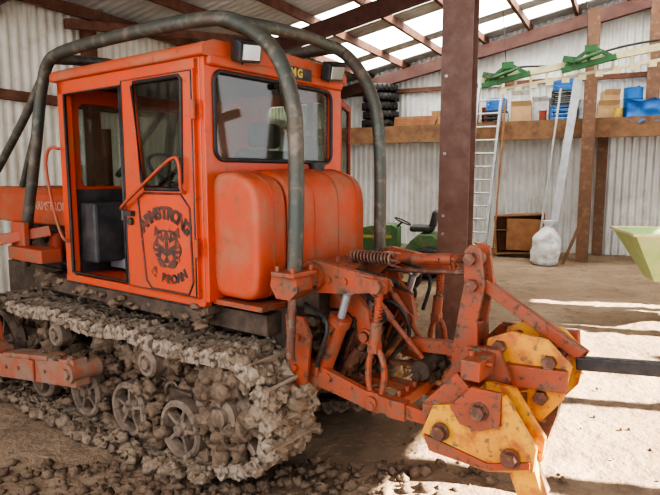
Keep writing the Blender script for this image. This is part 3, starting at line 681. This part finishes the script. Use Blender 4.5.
for sy in (4.4,9.0,13.6):
    m=MB().bar((-7.1,sy,ZR(-7.1)-.12),(4.6,sy,ZR(4.6)-.12),.14,.26)
    shedobj(struct(m.obj('trim_%d'%k,MAROON_D))); k+=1
for z in (1.35,2.70): shedobj(struct(MB().box((-6.99,6.5,z),(.10,14.6,.12)).obj('trim_%d'%k,RUST))); k+=1
for sy in (6.0,9.0,12.5): shedobj(struct(MB().box((-6.95,sy,1.9),(.16,.16,3.8)).obj('trim_%d'%k,RUST))); k+=1
for z in (3.75,): shedobj(struct(MB().box((-1.2,13.80,z),(11.6,.08,.10)).obj('trim_%d'%k,RUST))); k+=1
shedobj(struct(MB().bar((-6.8,5.5,3.7),(-5.6,9.0,4.0),.08,.12).obj('trim_%d'%k,RUST))); k+=1
shedobj(struct(MB().bar((-6.8,9.0,2.9),(-5.9,9.0,3.9),.08,.08).obj('trim_%d'%k,RUST))); k+=1
m=MB(); n=220; vs=[]
for i in range(n+1):
    for j in range(n+1):
        x=-9+18*(i/n); y=-3+20*(j/n)
        h=.022*noise.noise(V((x*1.1,y*1.1,0)))+.020*noise.noise(V((x*4,y*4,3)))+.014*noise.noise(V((x*9,y*9,3)))
        vs.append((x,y,h-.02))
m.add(vs,[(i*(n+1)+j,(i+1)*(n+1)+j,(i+1)*(n+1)+j+1,i*(n+1)+j+1) for i in range(n) for j in range(n)],True)
struct(m.obj('floor',DIRT))
m=MB(); random.seed(21)
for k2 in range(1700):
    if k2<1500: x=random.gauss(-.7,.70); y=random.uniform(2.2,3.3); sz_=random.choice((.006,.009,.013,.02,.03,.04))
    else: x=random.uniform(-1.5,2.2); y=random.uniform(2.3,5.0); sz_=random.choice((.005,.008,.012))
    m.blob((x,y,-.008),sz_,amp=.8,n=4,sz=.7)
o=m.obj('mud_clod',MUDD); top(o,'crumbled dry mud clods scattered on dirt floor','mud'); o['kind']='stuff'

def ibeam(mb,z0,z1,w,d,t=.02,x=0,y=0):
    mb.box((x,y-d/2,(z0+z1)/2),(w,t,z1-z0)).box((x,y+d/2,(z0+z1)/2),(w,t,z1-z0)).box((x,y,(z0+z1)/2),(t,d,z1-z0)); return mb
c=thing('steel_column','dull brown steel column with bolt holes beside the tractor','column',(1.205,5.55,0),SR+.05)
ibeam(MB(),-.03,5.0,.28,.25).obj('beam',MAROON,c)
MB().box((0,0,0),(.42,.40,.03)).obj('base_plate',RUST,c)
for z in (1.15,1.32,1.9,2.6): MB().cyl((-.09,-.135,z),(-.09,-.15,z),.014,n=8).obj('bolt',GREYST,c)
def post(sx,sy,z0,z1,w,lab,mt):
    o=ibeam(MB(),0,z1-z0,w,w).obj('post',mt); shedobj(o,sx,sy,z0); top(o,lab,'post'); return o
post(-.80,12.58,-.03,4.85,.22,'weathered brown post holding up the storage loft',POSTM)
post(.28,13.50,2.84,5.15,.24,'weathered brown post rising above the loft',POSTM)
post(-.58,13.72,-.03,2.76,.2,'dark steel post against the corrugated wall',POSTM)
lf=thing('storage_loft','timber storage loft with brown edge beam against wall','shelf'); lf.location=W(0,0,0); lf.rotation_euler=(0,0,SR)
MB().box((-1.6,13.32,2.80),(10.8,1.06,.04)).obj('deck',WOOD,lf)
MB().box((-1.6,12.78,2.63),(10.8,.08,.38)).obj('edge_beam',WOOD,lf)
for i in range(12): MB().box((-6.5+i*.9,13.3,2.70),(.06,.95,.14)).obj('joist',WOOD,lf)
ld=thing('ladder','aluminium ladder leaning against the loft edge','ladder',W(-2.90,12.20,-.02),SR)
LX=.20; LH=3.75
for x in (-.24,.24): MB().bar((x,0,0),(x+LX,.40,LH),.05,.085,(0,1,0)).obj('stile',ALU,ld)
for i in range(13):
    z=.25+i*.275; q=z/LH
    MB().cyl((-.23+LX*q,.40*q,z),(.23+LX*q,.40*q,z),.02,n=8).obj('rung',ALU,ld)
o=MB().bar((0,0,0),(.42,.05,3.85),.15,.04,(0,1,0)).obj('scaffold_plank',ALU,None,.004); o.location=W(-1.40,12.25,-.02); o.rotation_euler=(0,0,SR); top(o,'long aluminium plank leaning against the loft','plank')
o=MB().cyl((0,0,0),(.30,.12,3.4),.022,n=10).obj('pole',ALU,None); o.location=W(-1.62,12.25,-.02); o.rotation_euler=(0,0,SR); top(o,'thin metal pole leaning against the loft','pole')
o=MB().cyl((0,0,0),(.12,.14,3.2),.020,n=10).obj('pole',WOODL,None); o.location=W(-2.5,12.3,-.02); o.rotation_euler=(0,0,SR); top(o,'thin wooden pole leaning beside the ladder','pole')
o=MB().bar((0,0,0),(.38,.12,1.1),.06,.04,(0,1,0)).obj('timber_offcut',WOOD,None,.004); o.location=W(-1.1,12.0,-.02); o.rotation_euler=(0,0,SR); top(o,'short timber length leaning near post','timber')
def tyre(R,r):
    m=MB().ring((0,0,0),(1,0,0),R-r*.8,0,30,8,sq=(r,r*.9)).ring((0,0,0),(1,0,0),R-.012,0,30,4,sq=(.012,r*.7))
    for i in range(24):
        a=i*math.pi/12; m.box((0,R*math.cos(a),R*math.sin(a)),(r*1.4,.03,.03),Matrix.Rotation(a,3,'X'))
    return m
b=tyre(.42,.11).obj('tyre',BLACK); bd=b.data; bpy.data.objects.remove(b)
for i in range(5):
    o=bpy.data.objects.new('tyre',bd); C.objects.link(o); o.location=W(-5.50+.03*(i%2),13.28,2.93+.205*i); o.rotation_euler=(0,math.radians(90),SR); top(o,'black tyre in a stack on the loft','tyre','tyres stacked on the loft')
def carton(w,d,h,sx,sy,z,r,mt=CARD,lab='brown cardboard box on the loft',cat='box',name='cardboard_box'):
    e=thing(name,lab,cat,W(sx,sy,z),SR+r)
    MB().box((0,0,h/2),(w,d,h)).obj('body',mt,e,.004)
    MB().box((0,-d/2-.05,h-.03),(w*.98,.004,.12),Matrix.Rotation(.6,3,'X')).obj('flap',mt,e)
    return e
Z0=2.825
carton(.42,.36,.42,-2.20,13.28,Z0,.12); carton(.34,.30,.52,-1.80,13.5,Z0,-.1,WHITEP,lab='tall white cardboard box on the loft'); carton(.40,.34,.34,-.50,13.25,Z0,.1,lab='open cardboard box on the loft beside a post')
carton(.35,.35,.30,-3.95,13.25,Z0,.0); carton(.5,.4,.38,-3.42,13.4,Z0,.1); carton(.3,.3,.3,-3.38,13.4,Z0+.39,.3)
carton(.36,.30,.22,-2.22,13.28,Z0+.43,.1,WHITEP,lab='small white box stacked on a cardboard box'); carton(.5,.35,.3,1.6,13.3,Z0,.1)
carton(.3,.26,.2,-.48,13.25,Z0+.35,.3,lab='small brown box stacked on an open cardboard box')
def crate(w,d,h,sx,sy,z,mt,lab):
    e=thing('plastic_crate',lab,'crate',W(sx,sy,z),SR)
    m=MB()
    m.box((0,0,.01),(w,d,.02))
    for k3 in range(4):
        zz=.03+h*k3/3.4
        m.box((0,-d/2,zz),(w,.012,.035)).box((0,d/2,zz),(w,.012,.035)).box((-w/2,0,zz),(.012,d,.035)).box((w/2,0,zz),(.012,d,.035))
    for a in (-1,1):
        for b2 in (-1,1): m.box((a*w/2,b2*d/2,h/2),(.03,.03,h))
    m.obj('body',mt,e); return e
crate(.40,.38,.3,-1.36,13.25,Z0,BLUE,'blue plastic crate on the loft')
crate(.40,.35,.28,-1.36,13.25,Z0+.32,DARK,'black plastic crate stacked on a blue crate')
crate(.36,.3,.24,-1.36,13.25,Z0+.62,BLUE,'blue plastic crate on top of the stack')
crate(.40,.38,.26,-2.72,13.25,Z0,DARK,'dark plastic crate on the loft')
crate(.36,.3,.24,-2.72,13.25,Z0+.28,BLUE,'blue plastic crate stacked on a dark crate')
def drum(r,h,sx,sy,z,mt,lab,name='plastic_drum'):
    e=thing(name,lab,'drum',W(sx,sy,z),SR)
    m=MB().cyl((0,0,0),(0,0,h),r,n=28)
    for q in (.05,.35,.65,.97): m.ring((0,0,h*q),(0,0,1),r,.012,28,6)
    m.obj('body',mt,e); MB().cyl((r*.5,0,h),(r*.5,0,h+.03),.03).obj('cap',DARK,e)
drum(.11,.45,-.98,13.50,Z0,WHITEP,'white plastic drum on the loft')
drum(.17,.62,-.06,13.42,Z0,BLUE,'blue plastic drum on the loft')
drum(.14,.55,.72,13.68,Z0,WHITEP,'white plastic drum beside blue tarpaulin')
drum(.12,.40,-3.0,13.62,Z0,REDBROWN,'red plastic drum on the loft')
def tin(sx,sy,z,r,h,mt,lab):
    e=thing('paint_tin',lab,'tin',W(sx,sy,z),SR)
    MB().cyl((0,0,0),(0,0,h),r,n=20).ring((0,0,h),(0,0,1),r,.006,20,6).obj('body',mt,e)
    MB().tube([(-r,0,h*.9),(-r*.6,-.02,h*1.35),(r*.6,-.02,h*1.35),(r,0,h*.9)],.004,6).obj('handle',GREYST,e)
for i,(a,mt,lab) in enumerate(((-2.46,GREYST,'grey paint tin on the loft edge'),(-1.70,REDBROWN,'red paint tin on the loft edge'),(-1.10,GREEN,'green paint tin on the loft edge'),(-.30,YEL,'yellow paint tin on the loft edge'),(-3.68,WHITEP,'white paint tin on the loft edge'))):
    tin(a,12.89,Z0,.075,.17+.02*(i%3),mt,lab)
for i in range(5):
    o=MB().box((0,0,.02),(1.0,.09,.04)).obj('timber_board',WOODL); shedobj(o,-4.50+.01*i,12.95,Z0+.043*i,.02*i-.05); top(o,'old timber board stacked on the loft','timber','boards stacked on the loft')
m=MB(); nx,ny=30,30; vs=[]
for i in range(nx+1):
    for j in range(ny+1):
        x=-.05+1.3*i/nx; t=j/ny
        if t<.55: y=.16-.30*t; z=.24+.18*noise.noise(V((x*2.5,y*3,1)))+.07*noise.noise(V((x*9,y*9+t*4,1)))+.1-.3*max(0,.2-t)
        else: y=.0-.06*math.sin(t*6); z=.34-(t-.55)*1.15*(.75+.40*noise.noise(V((x*3.5,0,5))))+.04*noise.noise(V((x*9,y*9,1)))
        vs.append((x,y-.14+.07*noise.noise(V((x*7,t*6,2))),z))
m.add(vs,[(i*(ny+1)+j,(i+1)*(ny+1)+j,(i+1)*(ny+1)+j+1,i*(ny+1)+j+1) for i in range(nx) for j in range(ny)],True)
o=m.obj('tarpaulin',TARP); shedobj(o,-.10,12.86,Z0-.02); top(o,'crumpled blue tarpaulin draped over the loft edge','tarpaulin')
bs=thing('sprayer_boom','cream and green folding sprayer boom hung under the roof','sprayer boom',W(-2.55,11.0,3.40),SR)
m=MB(); Lb=4.0; rise=.12
P=lambda x,y=0,z=0:(x,y,z+rise*x)
m.bar(P(0),P(Lb),.11,.11).bar(P(.3,0,-.20),P(Lb,0,-.20),.05,.05)
for i in range(14):
    x=.35+i*.26; m.bar(P(x),P(x,0,-.20),.04,.04,(0,1,0)).box(P(x+.06,-.03,-.25),(.12,.05,.09))
m.obj('boom_arm',CREAM,bs,.003)
def fold(x):
    m=MB().bar(P(x-.42,-.08,-.09),P(x+.42,-.08,-.03),.09,.09).bar(P(x-.36,-.08,-.04),P(x+.05,-.08,.20),.05,.06).bar(P(x+.05,-.08,.20),P(x+.34,-.08,.0),.05,.06).bar(P(x,-.08,.18),P(x,-.08,-.04),.05,.05,(0,1,0)).box(P(x+.03,-.09,.18),(.20,.06,.12)).bar(P(x-.40,-.12,.10),P(x-.1,-.12,.0),.06,.10).cyl(P(x-.2,-.16,.0),P(x+.2,-.16,.08),.03)
    m.obj('folding_bracket',GREEN,bs,.003)
fold(.45); fold(1.80)
MB().tube([P(0,.05,.06),P(.6,.05,.14),P(1.4,.05,.04),P(2.4,.05,.14),P(Lb,.05,.06)],.018).obj('hose',BLACK,bs)
for x in (.45,1.80,3.3): MB().cyl(P(x,0,.05),P(x-.1,0,1.15),.008,n=6).obj('hanging_wire',DBLACK,bs)
cb=thing('wooden_cabinet','brown wooden crate cabinet tipped against wall','cabinet',W(-2.0,12.75,.03),SR+.1)
cb.rotation_euler=(0,math.radians(-4),SR+.1)
m=MB()
m.box((0,.2,.45),(1.0,.03,.80)).box((-.49,0,.45),(.03,.4,.80)).box((.49,0,.45),(.03,.4,.80)).box((0,0,.05),(1.0,.4,.03)).box((0,0,.84),(1.0,.4,.03))
m.obj('body',WOODL,cb,.004)
MB().box((.10,-.19,.43),(.74,.02,.66),Matrix.Rotation(.08,3,'Y')).obj('door',WOODL,cb,.003)
MB().box((-.34,-.05,.55),(.26,.3,.03)).obj('shelf_board',WOOD,cb)
def sackmesh(h,w,d):
    m=MB();vs=[];n=36;k=26
    for i in range(k+1):
        t=i/k
        if t<.08: pr=.80+.25*t/.08*.8
        elif t<.7: pr=1-.25*((t-.3)/.4)**2
        elif t<.88: pr=.75-.55*(t-.7)/.18
        else: pr=.20+.30*(t-.88)/.12
        for j in range(n):
            a=2*math.pi*j/n; q=1+.16*noise.noise(V((math.cos(a)*1.5,math.sin(a)*1.5,t*4)))+.09*noise.noise(V((math.cos(a)*5,math.sin(a)*5,t*9)))+(.10*math.sin(a*9) if t>.78 else 0)
            vs.append((math.cos(a)*w*pr*q+.05*t*t,math.sin(a)*d*pr*q,t*h))
    m.add(vs,[(i*n+j,i*n+(j+1)%n,(i+1)*n+(j+1)%n,(i+1)*n+j) for i in range(k) for j in range(n)],True); m.add(vs[:n],[tuple(range(n))]);m.add(vs[-n:],[tuple(range(n))]); return m
o=sackmesh(.85,.27,.20).obj('sack',WHITEP); shedobj(o,-1.40,11.75,-.01); top(o,'bulging white woven sack standing on the dirt','sack')
o=sackmesh(.38,.19,.14).obj('sack',CARD); shedobj(o,-2.7,11.6,-.01); top(o,'small tan paper sack slumped by the ladder','sack')
rm=thing('ride_on_mower','dusty green ride-on mower with dark seat near wall','mower',(1.30,10.0,0),math.radians(75))
MB().prism([(.1,.35),(.85,.35),(.98,.42),(1.0,.62),(.90,.76),(.55,.84),(.2,.86),(.1,.80)],-.24,.24).obj('hood',MGREEN,rm,.07,5)
MB().prism([(-.65,.42),(-.62,.62),(-.50,.72),(-.30,.72),(-.15,.62),(-.05,.48),(.15,.44),(.15,.38),(-.6,.38)],-.44,.44).obj('body',MGREEN,rm,.05,5)
MB().box((0,-.3,.80),(.42,.40,.10)).box((0,-.50,.96),(.42,.10,.30),Matrix.Rotation(.2,3,'X')).obj('seat',DARK,rm,.04,4)
MB().prism([(-.95,.35),(-.68,.35),(-.66,.85),(-.80,.98),(-.98,.90)],-.40,.40).obj('grass_catcher',CREAM,rm,.06,4)
MB().box((-.245,.5,.66),(.01,.6,.05)).obj('stripe',YEL,rm)
MB().tube([(0,.15,.8),(0,.05,.90)],.018).ring((0,.04,.91),(0,-.4,.9),.15,.012).obj('steering_wheel',BLACK,rm)
MB().box((0,.1,.2),(1.0,.7,.14)).obj('mower_deck',MGREEN,rm,.04,4)
def mwheel(x,y,r,w):
    o=MB().ring((x,y,r),(1,0,0),r-w*.4,0,24,8,sq=(w*.4,w*.5)).obj('wheel',BLACK,rm)
    MB().cyl((x-w*.35,y,r),(x+w*.35,y,r),r*.55).obj('rim',CREAM,o)
for x in(-.45,.45): mwheel(x,-.45,.27,.22)
for x in(-.36,.36): mwheel(x,.75,.19,.15)
e=thing('spare_wheel','pale rimmed wheel leaning near the mower','wheel',(1.0,8.2,.32),1.2)
MB().ring((0,0,0),(1,0,.15),.26,0,28,8,sq=(.07,.07)).obj('tyre',DARK,e); MB().ring((0,0,0),(1,0,.15),.18,.02,24,6).cyl((-.03,0,0),(.03,0,0),.17).obj('rim',CREAM,e)
hp=thing('seed_hopper','pale green steel hopper on a wheeled frame','hopper',(4.22,6.85,-.10),SR+.25)
def frust(mb,w1,d1,z1,w0,d0,z0,t=.0):
    vs=[(-w1,-d1,z1),(w1,-d1,z1),(w1,d1,z1),(-w1,d1,z1),(-w0,-d0,z0),(w0,-d0,z0),(w0,d0,z0),(-w0,d0,z0)]
    mb.add(vs,[(0,1,5,4),(1,2,6,5),(2,3,7,6),(3,0,4,7),(4,5,6,7)]); return mb
m=frust(MB(),.68,.55,1.12,.36,.20,.55); o=m.obj('bin',LTGREEN,hp); s_=o.modifiers.new('s','SOLIDIFY'); s_.thickness=.02
MB().box((0,-.56,1.13),(1.42,.03,.03)).box((0,.56,1.13),(1.42,.03,.03)).box((-.69,0,1.13),(.03,1.14,.03)).box((.69,0,1.13),(.03,1.14,.03)).obj('rim',CREAM,hp,.004)
m=MB()
for x in(-.1,.3):
    for y in(-.2,.2): m.bar((x,y,.60),(x,y,.30),.04,.04)
m.bar((-.1,0,.32),(.45,0,.32),.05,.05).bar((.1,-.25,.32),(.1,.25,.32),.05,.05); m.obj('frame',GREEN,hp)
for x in(-.05,.4): MB().ring((x,0,.30),(1,0,0),.14,0,24,8,sq=(.05,.06)).cyl((x-.03,0,.30),(x+.03,0,.30),.11).obj('wheel',BLACK,hp)

# ------------------------------------------------------------------ LIGHT + CAMERA
w=bpy.data.worlds.new('World'); bpy.context.scene.world=w; w.use_nodes=True
bg=w.node_tree.nodes['Background']; bg.inputs[0].default_value=(.95,.96,1,1); bg.inputs[1].default_value=3.5
sd=W(.93,.25,0).normalized(); el=math.radians(34)
sv=V((sd.x*math.cos(el),sd.y*math.cos(el),math.sin(el)))
L=bpy.data.lights.new('sun','SUN'); L.energy=52; L.angle=.009; L.color=(1,.90,.74)
lo=bpy.data.objects.new('sun',L); C.objects.link(lo); lo.rotation_euler=sv.to_track_quat('Z','Y').to_euler(); lo.location=(8,4,8)
cd=bpy.data.cameras.new('camera'); cd.sensor_width=36; cd.lens=580/660*36; cd.clip_start=.05
co=bpy.data.objects.new('camera',cd); C.objects.link(co); co.location=(0,0,1.7); co.rotation_euler=(math.radians(90-7.1),0,0)
bpy.context.scene.camera=co
